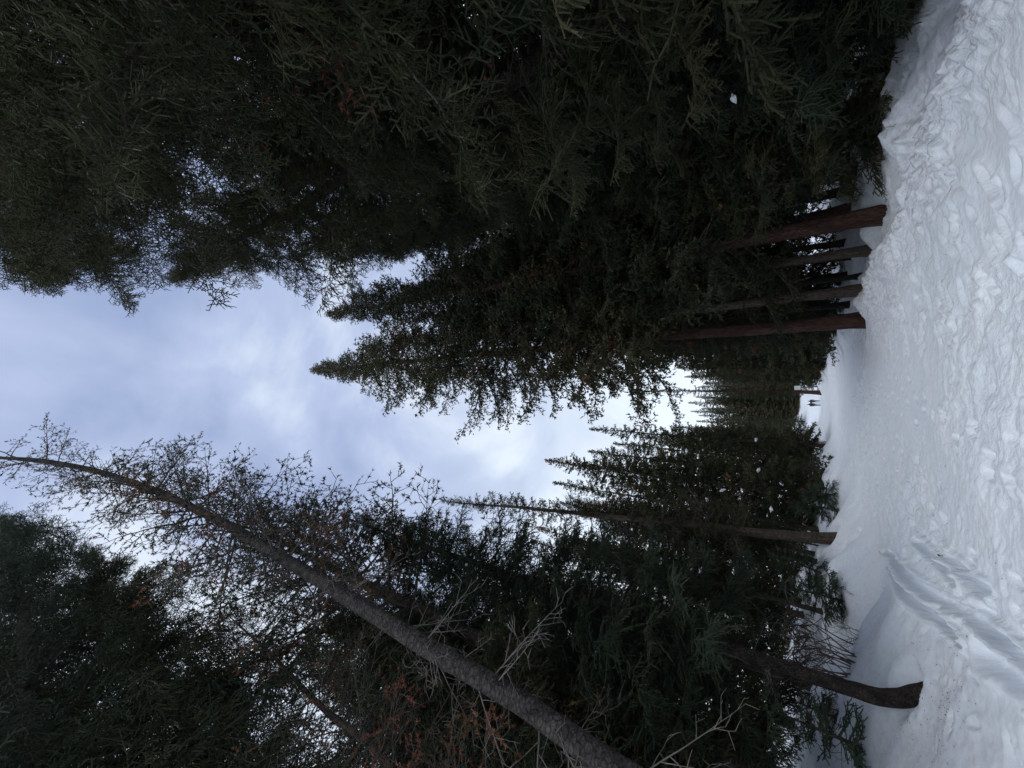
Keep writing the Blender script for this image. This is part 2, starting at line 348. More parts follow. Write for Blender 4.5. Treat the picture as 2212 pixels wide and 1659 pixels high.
# ------------------------------------------------------------------ branch skeletons
def basis(d):
    d = d / (np.linalg.norm(d) + 1e-9)
    a = np.array([0, 0, 1.0]) if abs(d[2]) < 0.9 else np.array([1.0, 0, 0])
    s = np.cross(d, a); s /= np.linalg.norm(s); u = np.cross(s, d)
    return d, s, u
def tubes(segs, sides=3):
    """segs: list of (p0,p1,r0,r1) -> co, quads"""
    if not segs: return np.zeros((0, 3)), np.zeros((0, 4), int)
    A = np.array([s[0] for s in segs]); B = np.array([s[1] for s in segs]); r0 = np.array([s[2] for s in segs]); r1 = np.array([s[3] for s in segs])
    D = B - A; D /= np.linalg.norm(D, axis=1, keepdims=True) + 1e-9
    ref = np.where(np.abs(D[:, 2:3]) < 0.9, np.array([[0, 0, 1.0]]), np.array([[1.0, 0, 0]]))
    S = np.cross(D, ref); S /= np.linalg.norm(S, axis=1, keepdims=True); Uu = np.cross(S, D)
    out = []
    for P, r in ((A, r0), (B, r1)):
        for k in range(sides):
            a = 2 * PI * k / sides
            out.append(P + (S * math.cos(a) + Uu * math.sin(a)) * r[:, None])
    co = np.stack(out, 1).reshape(-1, 3); n = len(segs)
    b = np.arange(n)[:, None] * (2 * sides)
    q = np.concatenate([np.stack([b[:, 0] + k, b[:, 0] + (k + 1) % sides, b[:, 0] + sides + (k + 1) % sides, b[:, 0] + sides + k], 1) for k in range(sides)], 0)
    return co, q
def spikes(segs, spacing, length, width, rng, fwdness=0.8):
    """needle blades standing off the twigs: segs list of (p0,p1) -> co, tris"""
    if not segs: return np.zeros((0, 3)), np.zeros((0, 3), int)
    A = np.array([s[0] for s in segs]); B = np.array([s[1] for s in segs]); ln = np.linalg.norm(B - A, axis=1)
    n = np.maximum(1, np.round(ln / spacing + rng.uniform(-0.4, 0.4, len(ln)))).astype(int)
    ii = np.repeat(np.arange(len(ln)), n); t = rng.uniform(0, 1, len(ii))
    P = A[ii] + (B - A)[ii] * t[:, None]; D = ((B - A) / (ln[:, None] + 1e-9))[ii]
    rv = rng.normal(0, 1, (len(ii), 3)); rv -= D * (rv * D).sum(1, keepdims=True); rv /= np.linalg.norm(rv, axis=1, keepdims=True) + 1e-9
    dirn = rv + D * fwdness * rng.uniform(0.5, 1.5, (len(ii), 1)); dirn /= np.linalg.norm(dirn, axis=1, keepdims=True)
    side = np.cross(dirn, D + rng.normal(0, 0.5, D.shape)); side /= np.linalg.norm(side, axis=1, keepdims=True) + 1e-9
    L_ = length * rng.uniform(0.6, 1.2, (len(ii), 1)); W_ = width * 0.5
    c = np.stack([P - side * W_, P + side * W_, P + dirn * L_], 1).reshape(-1, 3)
    return c, np.arange(len(c)).reshape(-1, 3)
def quads_to_tris(q): return np.concatenate([q[:, [0, 1, 2]], q[:, [0, 2, 3]]], 0) if len(q) else np.zeros((0, 3), int)

def bough_skel(Lb, rng, sp_side, sp_sub, bare=0.22, hang=0.5, dense=1.0):
    """a spruce bough along +X. returns wood segs, needle segs"""
    wood, ned = [], []
    n = max(3, int(Lb / 0.22)); s = np.linspace(0, 1, n + 1)
    sag = rng.uniform(0.10, 0.2); tip = rng.uniform(0.10, 0.22); bend = rng.normal(0, 0.10)
    P = np.stack([Lb * s * 0.97, Lb * bend * s ** 2 + rng.normal(0, 0.012, n + 1) * Lb * s, Lb * (-sag * s * 1.3 - 0.12 * s ** 2 + (tip + 0.12) * s ** 4)], 1)
    r0 = 0.006 + 0.008 * Lb
    for i in range(n):
        wood.append((P[i], P[i + 1], r0 * (1 - s[i]) + 0.002, r0 * (1 - s[i + 1]) + 0.002))
        if s[i] > bare + 0.1: ned.append((P[i], P[i + 1]))
    m = max(4, int(Lb * 2 / sp_side)); sd = 1
    for j in range(m):
        t = 0.07 + 0.92 * (j + rng.uniform(-.4, .4)) / m
        t = min(max(t, 0.03), 0.99); sd = -sd
        i = min(int(t * n), n - 1); f = t * n - i; p = P[i] * (1 - f) + P[i + 1] * f; d = P[i + 1] - P[i]; d /= np.linalg.norm(d)
        l = min(1.0, 0.42 * Lb) * (min(1, t * 3.2) * (1 - t) ** 0.6 + 0.12) * rng.uniform(0.55, 1.25)
        if rng.rand() < 0.08: l *= 0.3
        ang = R(rng.uniform(40, 80)) * sd
        q = np.array([d[0] * math.cos(ang) - d[1] * math.sin(ang), d[0] * math.sin(ang) + d[1] * math.cos(ang), 0.0])
        q[2] = -hang * rng.uniform(0.2, 1.3); q /= np.linalg.norm(q)
        k = max(1, int(l / 0.16)); pp = p.copy(); seg = l / k
        for a in range(k):
            q2 = q + rng.normal(0, 0.26, 3); q2[2] += 0.06 - 0.05 * a; q2 /= np.linalg.norm(q2); p2 = pp + q2 * seg
            wood.append((pp, p2, 0.0045 * (1 - a / k) + 0.0015, 0.004 * (1 - (a + 1) / k) + 0.0015))
            if t > bare or a > 0.5 * k: ned.append((pp, p2))
            if l > 0.22 or a == 0:
                ns = max(1, int(seg / sp_sub * dense))
                for b in range(ns):
                    for e in (-1, 1):
                        if rng.rand() < 0.15: continue
                        o = pp + q2 * seg * (b + rng.rand()) / ns
                        h = R(rng.uniform(35, 85)) * e
                        w3 = np.array([q2[0] * math.cos(h) - q2[1] * math.sin(h), q2[0] * math.sin(h) + q2[1] * math.cos(h), q2[2] - hang * rng.uniform(-0.3, 1.1)]) + rng.normal(0, 0.15, 3); w3 /= np.linalg.norm(w3)
                        ll = rng.uniform(0.05, 0.16) * (1.1 - 0.5 * a / k) * (1 if t > bare else 0.7)
                        o2 = o + w3 * ll
                        wood.append((o, o2, 0.002, 0.001))
                        if t > bare or rng.rand() < 0.25: ned.append((o, o2))
            pp = p2; q = q2
    return wood, ned
def bough_np(Lb, rng, lod, hang=0.5, bare=0.22):
    if lod == 0:
        w_, n_ = bough_skel(Lb, rng, 0.088, 0.072, bare, hang); ct, q = tubes([x for x in w_ if x[2] > 0.0025], 3)
        cs, t = spikes(n_, 0.0055, 0.024, 0.0055, rng)
        s1, q1 = tubes([(a, b + (b - a) * 0.10, 0.0095, 0.006) for a, b in n_], 3)      # the dense brush of needles round each twig
        t = np.concatenate([t, quads_to_tris(q1) + len(cs)]); cs = np.concatenate([cs, s1])
    elif lod == 1:
        w_, n_ = bough_skel(Lb, rng, 0.17, 0.13, bare, hang); w_ = [x for x in w_ if x[2] > 0.0042]; ct, q = tubes([(a, b, r * 1.2, s_ * 1.2) for a, b, r, s_ in w_], 3); cs, t = spikes(n_, 0.055, 0.115, 0.055, rng, 0.9)
    else:
        w_, n_ = bough_skel(Lb, rng, 0.34, 0.40, bare, hang); w_ = [x for x in w_ if x[2] > 0.012]; ct, q = tubes(w_, 3); cs, t = spikes(n_, 0.11, 0.24, 0.13, rng, 0.9)
    return ct, quads_to_tris(q), cs, t

CLASSES = [0.45, 0.8, 1.3, 2.0, 2.9, 3.9]
rngB = np.random.RandomState(11)
LIB = {}
for lod in (1, 2):
    LIB[lod] = [[bough_np(c, rngB, lod, hang=0.25 + 0.12 * i, bare=0.05 if i < 3 else 0.25) for _ in range(5)] for i, c in enumerate(CLASSES)]

def profile(t, kind):
    if kind == 'full': return min(0.145, 0.165 * (1 - t) ** 0.75) * (1 if t > 0.3 else 0.9)
    if kind == 'slim': return min(0.085, 0.10 * (1 - t) ** 0.62)
    if kind == 'broad': return min(0.17, 0.21 * (1 - t) ** 0.8)
    return 0.12 * (1 - t) ** 0.8
def pitch_at(t):   # bough pitch: up at the tip, level, drooping low down
    return R(35 * max(0, (t - 0.6) / 0.4) - 22 * max(0, (0.6 - t) / 0.6))
def crown_np(H, kind, nb, rng, lod, t0=0.12, gap=0.12, rad=1.0):
    C1, F1, C2, F2 = [], [], [], []; n1 = n2 = 0
    az = rng.uniform(0, 2 * PI)
    for i in range(nb):
        u = (i + rng.rand()) / nb
        t = t0 + (0.995 - t0) * (1 - (1 - u) ** 1.25)
        az += 2.39996 + rng.normal(0, 0.35)
        if rng.rand() < gap * 0.5: continue
        lump = 1 + 0.22 * math.sin(3 * az + 9 * t) + 0.18 * math.sin(az * 2 - 23 * t)
        r = H * rad * profile(t, kind) * lump * rng.uniform(0.65, 1.18)
        if rng.rand() < gap: r *= 0.5
        r = max(r, 0.3)
        ci = int(np.argmin([abs(math.log(c / r)) for c in CLASSES])); sc_ = r / CLASSES[ci]
        ct, tt_, cs, ts = LIB[lod][ci][rng.randint(5)]
        ph = pitch_at(t) + rng.normal(0, 0.12); th = az
        # lower boughs of a crown are partly bare
        M = np.array(Euler((rng.normal(0, 0.25), -ph, th)).to_matrix()) * sc_
        off = np.array([0, 0, H * t])
        C1.append(ct @ M.T + off); F1.append(tt_ + n1); n1 += len(ct)
        C2.append(cs @ M.T + off); F2.append(ts + n2); n2 += len(cs)
    C1 = np.concatenate(C1); C2 = np.concatenate(C2); F1 = np.concatenate(F1); F2 = np.concatenate(F2)
    zc = C2[F2[:, 0], 2] / H
    return C1, F1, C2, F2, zc
def crown_mesh(name, H, kind, nb, seed, lod, t0, gap, fol, rust=0.0, rad=1.0):
    rng = np.random.RandomState(seed)
    C1, F1, C2, F2, zc = crown_np(H, kind, nb, rng, lod, t0, gap, rad)
    co = np.concatenate([C1, C2]); F = np.concatenate([F1, F2 + len(C1)])
    mi = np.concatenate([np.zeros(len(F1), int), np.ones(len(F2), int)])
    if rust > 0:
        # cones and dead needles, clustered at the top and in patches
        ctr = C2[F2[:, 0]]
        nz = vnoise(ctr[:, 0] * 1.1 + ctr[:, 2] * 0.7, ctr[:, 1] * 1.1 - ctr[:, 2] * 0.9, seed)
        sel = (nz > 0.75 - rust * sstep(0.75, 1.0, zc) * 1.2) & (rng.rand(len(zc)) < 0.75)
        mi[len(F1):][sel] = 2
    return mesh_np(name, co, F, [M_TWIG, fol, M_RUST], mi)

def trunk_mesh(name, pts, rads, m_, sides=14, rough=0.03, seed=0, flare=0.0, sub=6):
    P = np.array(pts, float); Rr = np.array(rads, float)
    n = len(P); t = np.linspace(0, n - 1, (n - 1) * sub + 1); i = np.clip(t.astype(int), 0, n - 2); f = t - i
    # catmull-rom
    Pm = P[np.clip(i - 1, 0, n - 1)]; P0 = P[i]; P1 = P[i + 1]; P2 = P[np.clip(i + 2, 0, n - 1)]; f_ = f[:, None]
    Q = 0.5 * ((2 * P0) + (-Pm + P1) * f_ + (2 * Pm - 5 * P0 + 4 * P1 - P2) * f_ ** 2 + (-Pm + 3 * P0 - 3 * P1 + P2) * f_ ** 3)
    rr = Rr[i] * (1 - f) + Rr[i + 1] * f
    ang = np.linspace(0, 2 * PI, sides, endpoint=False)
    D = np.gradient(Q, axis=0); D /= np.linalg.norm(D, axis=1, keepdims=True)
    ref = np.where(np.abs(D[:, 2:3]) > 0.5, np.array([[0, 1.0, 0]]), np.array([[0, 0, 1.0]]))
    S = np.cross(D, ref); S /= np.linalg.norm(S, axis=1, keepdims=True); U_ = np.cross(S, D)
    al = np.cumsum(np.concatenate([[0], np.linalg.norm(np.diff(Q, axis=0), axis=1)]))
    A, B = np.meshgrid(ang, al)
    nz = 1 + rough * 3 * vnoise(np.cos(A) * 2.2 + 10, np.sin(A) * 2.2 + B * 1.3, seed) + rough * 2 * vnoise(np.cos(A) * 5 + 30, np.sin(A) * 5 + B * 4, seed + 3)
    fl = 1 + flare * np.exp(-B / 0.55) * (1 + 0.35 * np.cos(A * 4 + seed))
    rad = rr[:, None] * nz * fl
    co = Q[:, None, :] + (S[:, None, :] * np.cos(A)[..., None] + U_[:, None, :] * np.sin(A)[..., None]) * rad[..., None]
    nr, nc = A.shape; idx = np.arange(nr * nc).reshape(nr, nc); nx = np.roll(idx, -1, axis=1)
    fc = np.stack([idx[:-1], nx[:-1], nx[1:], idx[1:]], -1).reshape(-1, 4)
    return mesh_np(name, co.reshape(-1, 3), fc, [m_], smooth=True)

# crown templates: 30 m tall
H0 = 30.0
CR = {
 'full_a': crown_mesh('crown', H0, 'full', 430, 1, 1, 0.20, 0.12, M_OLIVE, 0.35),
 'full_b': crown_mesh('crown', H0, 'full', 460, 2, 1, 0.12, 0.15, M_OLIVE, 0.25),
 'full_c': crown_mesh('crown', H0, 'full', 400, 3, 1, 0.08, 0.18, M_GREEN, 0.10),
 'slim_a': crown_mesh('crown', H0, 'slim', 300, 4, 1, 0.30, 0.25, M_OLIVE, 0.10),
 'slim_b': crown_mesh('crown', H0, 'slim', 300, 14, 1, 0.16, 0.25, M_OLIVE, 0.10),
 'far_a': crown_mesh('crown', H0, 'full', 330, 5, 2, 0.04, 0.12, M_OLIVE, 0.45),
 'far_b': crown_mesh('crown', H0, 'full', 320, 6, 2, 0.04, 0.2, M_GREEN, 0.1),
 'far_c': crown_mesh('crown', H0, 'slim', 330, 7, 2, 0.05, 0.2, M_OLIVE, 0.3, 1.3),
}
def straight_trunk(m_, seed, r=0.3):
    rng = np.random.RandomState(seed); pts = []; rads = []
    for i in range(11):
        t = i / 10; pts.append((rng.normal(0, 0.05) * (t > 0), rng.normal(0, 0.05) * (t > 0), -0.6 + (H0 + 0.5) * t)); rads.append(r * (1 - t) ** 0.85 + 0.012)
    return trunk_mesh('trunk', pts, rads, m_, 14, 0.035, seed, 1.1, 7)
TR = {'red': straight_trunk(M_REDBARK, 1, 0.24), 'brown': straight_trunk(M_BARK, 2, 0.22), 'dark': straight_trunk(M_DARKBARK, 3, 0.22)}

def spruce(label, x, y, H, crown='full_a', trunk='brown', rz=0.0, rs=1.0, lean=(0, 0), tr=1.0, group=None, name='spruce_tree', z=None):
    root = bpy.data.objects.new(name, None); COL.objects.link(root); root.empty_display_size = 0.3
    root.location = (x, y, ground_z(x, y) - 0.05 if z is None else z); root.rotation_euler = (R(lean[1]), R(lean[0]), 0)
    s = H / H0
    t = link('trunk', TR[trunk], root); t.scale = (s * tr, s * tr, s); t.rotation_euler = (0, 0, rz * 1.7)
    c = link('crown', CR[crown], root); c.scale = (s * rs, s * rs, s); c.rotation_euler = (0, 0, rz)
    tag(root, label, 'tree', group)
    return root

# ------------------------------------------------------------------ near spruces with every bough a part
rngN = np.random.RandomState(23)
def near_bough_mesh(c, i, fol):
    ct, q, cs, t = bough_np(c, rngN, 0, hang=0.3 + 0.1 * i, bare=0.08 if i < 2 else 0.2)
    co = np.concatenate([ct, cs]); F = np.concatenate([q, t + len(ct)]); mi = np.concatenate([np.zeros(len(q), int), np.ones(len(t), int)])
    return mesh_np('bough', co, F, [M_TWIG, fol], mi)
NB_CL = [0.8, 1.6, 2.6, 3.4]
NB = {k: [[near_bough_mesh(c, i, f) for _ in range(2)] for i, c in enumerate(NB_CL)] for k, f in (('olive', M_OLIVE), ('green', M_GREEN))}
def near_spruce(label, x, y, H, seed, fol='olive', nb=190, rmax=3.0, t0=0.1, trunk='dark', lean=(0, 0), tr=1.0, cut=None, group=None, rust=0.0, gap=0.08):
    rnd = random.Random(seed); nb = min(290, int(nb * 1.3))
    root = bpy.data.objects.new('spruce_tree', None); COL.objects.link(root)
    root.location = (x, y, ground_z(x, y) - 0.05); root.rotation_euler = (R(lean[1]), R(lean[0]), 0)
    s = H / H0
    t = link('trunk', TR[trunk], root); t.scale = (s * tr, s * tr, s)
    az = rnd.uniform(0, 6)
    for i in range(nb):
        u = (i + rnd.random()) / nb; tt_ = t0 + (0.99 - t0) * (1 - (1 - u) ** 1.15); az += 2.39996 + rnd.gauss(0, 0.35)
        if rnd.random() < gap: continue
        r = min(rmax, 1.35 * rmax * (1 - tt_) ** 0.72) * rnd.choice([0.55, 0.75, 0.9, 1.0, 1.15, 1.3]) * rnd.uniform(0.9, 1.1) * (1 + 0.2 * math.sin(3 * az + 11 * tt_)); r = max(0.4, r)
        ci = min(range(4), key=lambda k: abs(math.log(NB_CL[k] / r)))
        o = link('bough', NB[fol][ci][rnd.randrange(2)], root); sc_ = r / NB_CL[ci]
        o.location = (0, 0, H * tt_); o.scale = (sc_, sc_, sc_)
        o.rotation_euler = (rnd.gauss(0, 0.25), -pitch_at(tt_) + rnd.gauss(0, 0.13), az)
    tag(root, label, 'tree', group)
    return root

# ------------------------------------------------------------------ crooked, nearly bare branches
def crooked(L0, rng, depth=3, r0=0.02, kink=0.35, split=0.09, tuft=0.6, up=0.0):
    wood, tufts = [], []
    def grow(p, d, l, r, lev):
        seg = 0.13 if lev == 0 else 0.09; n = max(2, int(l / seg))
        for i in range(n):
            d2 = d + rng.normal(0, kink * (0.5 if lev == 0 else 0.9) * 0.55, 3); d2[2] += up * 0.1; d2 /= np.linalg.norm(d2)
            q = p + d2 * seg; ra = r * (1 - i / n) + 0.0025; rb = r * (1 - (i + 1) / n) + 0.0025
            wood.append((p, q, ra, rb))
            f = i / n
            if lev < depth and rng.rand() < (0.75 if lev == 0 else 0.55) and f > 0.06:
                a = rng.normal(0, 1, 3); a -= d2 * a.dot(d2); a /= np.linalg.norm(a); a[2] *= 0.6
                dd = d2 * rng.uniform(0.3, 0.9) + a; dd /= np.linalg.norm(dd)
                grow(q, dd, l * rng.uniform(0.22, 0.5) * (1 - 0.6 * f), max(0.0025, rb * 0.5), lev + 1)
            if lev > 0 and i > n * 0.4 and rng.rand() < tuft * 0.5: tufts.append((p, q))
            p = q; d = d * 0.6 + d2 * 0.4; d /= np.linalg.norm(d)
        if rng.rand() < tuft: tufts.append((p, p + d * 0.07))
    grow(np.zeros(3), np.array([1.0, 0, 0]), L0, r0, 0)
    return wood, tufts
def crooked_mesh(L0, seed, tuft, wm, rustfrac=0.35, depth=3, spacing=0.006, kink=0.35, up=0.0, r0=0.02, nl=0.035, nw=0.006, thick=1.0):
    rng = np.random.RandomState(seed); wood, tf = crooked(L0, rng, depth, r0, kink, tuft=tuft, up=up)
    ct, q = tubes([(a, b, c * thick, d * thick) for a, b, c, d in wood], 4 if r0 > 0.015 else 3); q = quads_to_tris(q)
    cs, t = spikes(tf, spacing, nl, nw, rng, 0.7)
    mi = np.concatenate([np.zeros(len(q), int), np.where(vnoise(cs[t[:, 0], 0] * 1.6, cs[t[:, 0], 1] * 1.6, seed) > 1 - 2 * rustfrac, 2, 1)]) if len(t) else np.zeros(len(q), int)
    co = np.concatenate([ct, cs]); F = np.concatenate([q, t + len(ct)]) if len(t) else q
    return mesh_np('branch', co, F, [wm, M_GREEN, M_RUST], mi)
CB = [crooked_mesh(2.3, 40 + i, 0.8, M_TWIG, 0.3, nl=0.085, nw=0.024, spacing=0.010, thick=1.5) for i in range(5)]
CBS = [crooked_mesh(1.3, 50 + i, 0.9, M_TWIG, 0.4, nl=0.085, nw=0.024, spacing=0.008, thick=1.5) for i in range(3)]
CD = [crooked_mesh(1.7, 60 + i, 0.0, M_PALETWIG, depth=2, kink=0.16, r0=0.010) for i in range(4)]
def put_branch(me, parent, p, az, pitch, s, name='branch', roll=0.0, label=None):
    o = link(name, me, parent); o.location = p; o.rotation_euler = (roll, -pitch, az); o.scale = (s, s, s)
    if label: o['label'] = label
    return o

def interp(P, z):
    for a, b in zip(P, P[1:]):
        if a[2] <= z <= b[2]:
            f = (z - a[2]) / (b[2] - a[2]); return tuple(a[i] * (1 - f) + b[i] * f for i in range(3))
    return P[-1]

# the tall grey one that crosses the upper left of the view
gz = ground_z(-4.5, 4.4)
GP = [(-4.5, 4.4, gz - 0.3), (-4.46, 4.36, 1.8), (-4.43, 4.33, 3.4), (-4.33, 4.35, 5.0), (-4.31, 4.31, 6.9), (-4.25, 4.3, 9.9), (-4.2, 4.25, 13), (-4.15, 4.2, 15.2), (-4.0, 3.9, 18.5), (-3.85, 3.55, 21), (-3.4, 2.5, 23.8), (-3.0, 1.2, 25.6), (-2.85, 0.0, 27)]
GR = [0.165, 0.158, 0.150, 0.146, 0.142, 0.136, 0.13, 0.125, 0.12, 0.112, 0.10, 0.09, 0.04]
grey = bpy.data.objects.new('dead_tree', None); COL.objects.link(grey)
tag(grey, 'tall grey half-dead tree with crooked twigs, its trunk slanting across the sky', 'tree')
link('trunk', trunk_mesh('trunk', GP, GR, M_GREYBARK, 20, 0.02, 9, 0.2, 10), grey)
rnd = random.Random(77)
az = 0
for i in range(125):
    z = 10.5 + 16.2 * (i + rnd.random()) / 125; az += 2.4 + rnd.gauss(0, 0.5)
    s = rnd.uniform(0.5, 1.15) * (1.0 if z < 24 else 0.7)
    put_branch((CB + CBS)[rnd.randrange(8)], grey, interp(GP, z), az, rnd.uniform(-0.3, 0.45), s, 'branch', rnd.uniform(0, 6))
for i in range(30):
    z = 3.0 + 7.0 * rnd.random(); az += 2.4 + rnd.gauss(0, 0.5)
    put_branch(CD[rnd.randrange(4)], grey, interp(GP, z), az, rnd.uniform(-1.1, -0.3), rnd.uniform(0.4, 1.0), 'dead_branch', rnd.uniform(0, 6), 'bleached bare dead branch' if i == 0 else None)

# the thinner dark one behind it
g2 = ground_z(-6.9, 8.0)
DP = [(-6.9, 8.0, g2 - 0.3), (-6.9, 8.0, 6), (-7.0, 8.0, 11), (-7.15, 8.05, 14.5), (-7.2, 8.0, 19), (-7.1, 7.9, 23)]
dead2 = bpy.data.objects.new('dead_tree', None); COL.objects.link(dead2)
tag(dead2, 'thinner dark half-dead tree with long bare twigs just behind the slanting grey trunk', 'tree')
link('trunk', trunk_mesh('trunk', DP, [0.22, 0.2, 0.18, 0.16, 0.11, 0.03], M_BARK, 14, 0.03, 5, 0.2, 8), dead2)
for i in range(90):
    z = 10 + 13 * (i + rnd.random()) / 90; az += 2.4 + rnd.gauss(0, 0.5)
    put_branch(CB[rnd.randrange(5)], dead2, interp(DP, z), az, rnd.uniform(0.0, 0.7), rnd.uniform(0.9, 1.9) * (1 if z < 21 else 0.6), 'branch', rnd.uniform(0, 6))

# left foreground trunk with the bent foot
lx, ly = LEFT_TRUNK; lz = ground_z(lx, ly)
LP = [(lx + 0.42, ly, lz - 0.36), (lx + 0.22, ly, lz - 0.12), (lx + 0.04, ly, lz + 0.14), (lx - 0.08, ly + 0.02, lz + 0.55), (lx - 0.14, ly + 0.05, lz + 2), (lx - 0.2, ly + 0.1, lz + 4), (lx - 0.4, ly + 0.2, lz + 9), (lx - 0.5, ly + 0.2, lz + 14), (lx - 0.5, ly + 0.2, lz + 17)]
lt = bpy.data.objects.new('spruce_tree', None); COL.objects.link(lt); tag(lt, 'spruce with a dark scaly trunk and bent foot standing alone in the left snow', 'tree')
link('trunk', trunk_mesh('trunk', LP, [0.13, 0.130, 0.127, 0.122, 0.116, 0.112, 0.09, 0.05, 0.02], M_DARKBARK, 22, 0.045, 4, 0.0, 12), lt)
for i in range(190):
    u = (i + rnd.random()) / 190; z = lz + 3.0 + 13.8 * u; az += 2.4 + rnd.gauss(0, 0.4)
    r = max(0.4, 2.6 * (1 - u) ** 0.7 * rnd.uniform(0.6, 1.15)); ci = min(range(4), key=lambda k: abs(math.log(NB_CL[k] / r)))
    s = r / NB_CL[ci]; put_branch(NB['green'][ci][rnd.randrange(2)], lt, interp(LP, z), az, -0.25 + 0.5 * u, s, 'bough', rnd.gauss(0, 0.2))
for i in range(26):
    z = lz + 1.6 + 3.2 * rnd.random(); az += 2.4 + rnd.gauss(0, 0.5)
    put_branch(CD[rnd.randrange(4)], lt, interp(LP, z), az, rnd.uniform(-0.5, 0.2), rnd.uniform(0.3, 0.7), 'dead_branch', rnd.uniform(0, 6))

# ------------------------------------------------------------------ the trees one can single out
spruce('tallest centre spruce with a rusty top and red trunk at the path edge', 2.25, 18.4, 39.5, 'full_a', 'red', 0.4, 1.0, (-1.4, 0), 0.78)
spruce('tall spruce with a thick dark red trunk, the peak right of the tallest', 4.75, 15.1, 30.5, 'full_b', 'red', 2.0, 1.0, (0.8, 0), 1.0)
spruce('spruce with a straight brown trunk next to the tallest centre spruce', 3.05, 17.1, 25, 'slim_a', 'brown', 3.0, 1.2, (0, 0), 0.9)
spruce('spruce with a thin grey-brown trunk left of the thick dark red one', 4.15, 16.4, 22, 'slim_a', 'brown', 1.2, 1.2, (0, 0), 0.9)
spruce('thin dark trunk between the brown trunk and the grey-brown one', 3.68, 17.8, 20, 'slim_a', 'dark', 2.2, 1.1, (0, 0), 0.55)
spruce('slim spruce trunk just right of the thick dark red one, behind it', 6.9, 18.5, 24, 'slim_a', 'dark', 0.7, 1.2, (0, 0), 0.9)
spruce('slim spruce trunk second right of the thick dark red one, in shade', 7.6, 18.8, 23, 'slim_a', 'dark', 4.7, 1.2, (0, 0), 0.9)
spruce('slender sparse spruce with a long bare spire on the left side', -6.3, 21, 24.0, 'slim_b', 'brown', 0.3, 0.85, (-6.5, 0), 1.2)
spruce('pointed rusty-topped spruce left of the far end of the path', -8.0, 35, 23.0, 'far_a', 'brown', 1.3, 1.0)
spruce('narrow spire just left of the sky gap at the end of the path', -5.6, 45, 23.0, 'far_c', 'brown', 2.3, 0.8)
spruce('narrow dark spire between the rusty pointed spruce and the slender one', -9.6, 33, 20.5, 'far_c', 'brown', 4.3, 0.8)
slim_ = next(o for o in bpy.data.objects if o.get('label', '').startswith('slender sparse spruce'))
# near ones on the right
near_spruce('big spruce on the right whose outer boughs edge the open sky', 6.6, 6.8, 34, 1, 'olive', 240, 3.3, 0.12)
near_spruce('near spruce towering over the right corner of the sky', 6.0, 1.7, 37, 2, 'olive', 230, 3.8, 0.12)
near_spruce('dark spruce behind the right bank with drooping blue-green boughs', 9.2, 6.2, 22, 3, 'green', 200, 3.4, 0.08)
near_spruce('spruce behind the snow mound on the right bank', 7.4, 12.4, 24, 4, 'green', 190, 3.0, 0.06)
near_spruce('low bushy spruce at the right edge with boughs almost on the snow', 8.8, 10.2, 13, 5, 'green', 170, 2.7, 0.05)
near_spruce('tall spruce rising beside the camera at the upper right edge', 8.6, 0.2, 34, 31, 'olive', 180, 3.6, 0.12)
near_spruce('shaded spruce between the big right spruce and the corner', 10.0, 8.6, 28, 32, 'green', 160, 3.4, 0.05)
near_spruce('shaded spruce deep behind the right corner boughs', 11.2, 3.4, 30, 33, 'green', 150, 3.6, 0.06)
near_spruce('small dense spruce tucked against the right end of the snow bank', 7.9, 9.6, 8.5, 34, 'green', 170, 2.0, 0.02)
near_spruce('middle-sized spruce filling the gap between the big right spruce and the trunks', 8.4, 12.0, 29, 37, 'olive', 200, 3.0, 0.08)
near_spruce('small dense spruce directly behind the rounded snow mound', 6.6, 13.2, 8.0, 35, 'olive', 170, 1.9, 0.02)
# near ones on the left
near_spruce('dark spruce whose crown tops out beside the bending tip of the grey tree', -8.3, 2.9, 30, 36, 'olive', 150, 2.8, 0.3)
near_spruce('dense dark spruce filling the upper left behind the slanting grey tree', -8.0, 0.6, 39, 6, 'green', 165, 3.6, 0.25)
near_spruce('spruce at the far left with light showing through its boughs', -9.8, 0.2, 27, 7, 'green', 200, 3.2, 0.25)
near_spruce('young green spruce in front of the thinner dark half-dead tree', -7.0, 6.4, 11.5, 17, 'olive', 190, 2.1, 0.22)
near_spruce('dark bushy spruce left of the lone bent trunk', -8.6, 7.4, 14, 8, 'green', 190, 2.8, 0.16)
near_spruce('spruce with dull green boughs behind the lone bent trunk', -9.8, 11.2, 17, 9, 'olive', 180, 3.0, 0.08)

# ------------------------------------------------------------------ the wood on both sides
rf = random.Random(3)
FAR_R = 'spruces deep in the wood right of the path'; FAR_L = 'spruces deep in the wood left of the path'
def wood(pts, group, label, kinds):
    for (x, y, H) in pts:
        spruce(label, x, y, H, rf.choice(kinds), rf.choice(['brown', 'dark', 'red']), rf.uniform(0, 6.28), rf.uniform(0.85, 1.15), (rf.uniform(-1.5, 1.5), rf.uniform(-1, 1)), rf.uniform(0.8, 1.2), group)
mid_r = [(6.2, 18.5, 27), (8.3, 15.8, 25), (5.2, 21.0, 24), (10.5, 18.0, 28), (7.6, 22.5, 26), (11.0, 13.0, 24), (3.6, 23.5, 21), (5.6, 26.5, 22), (12.5, 9.0, 24), (3.9, 30.0, 20), (13.5, 15, 25), (9.0, 28, 24), (8.0, 19.2, 20), (9.6, 22, 21), (7.0, 25.5, 20), (11, 24, 22), (13, 20, 23), (12, 28, 22), (15, 24, 24), (10.2, 15.2, 18), (12.3, 17.2, 20)]
wood(mid_r, 'spruces behind the trunks right of the path', 'dark spruce standing behind the row of trunks on the right', ['full_a', 'full_b', 'full_c'])
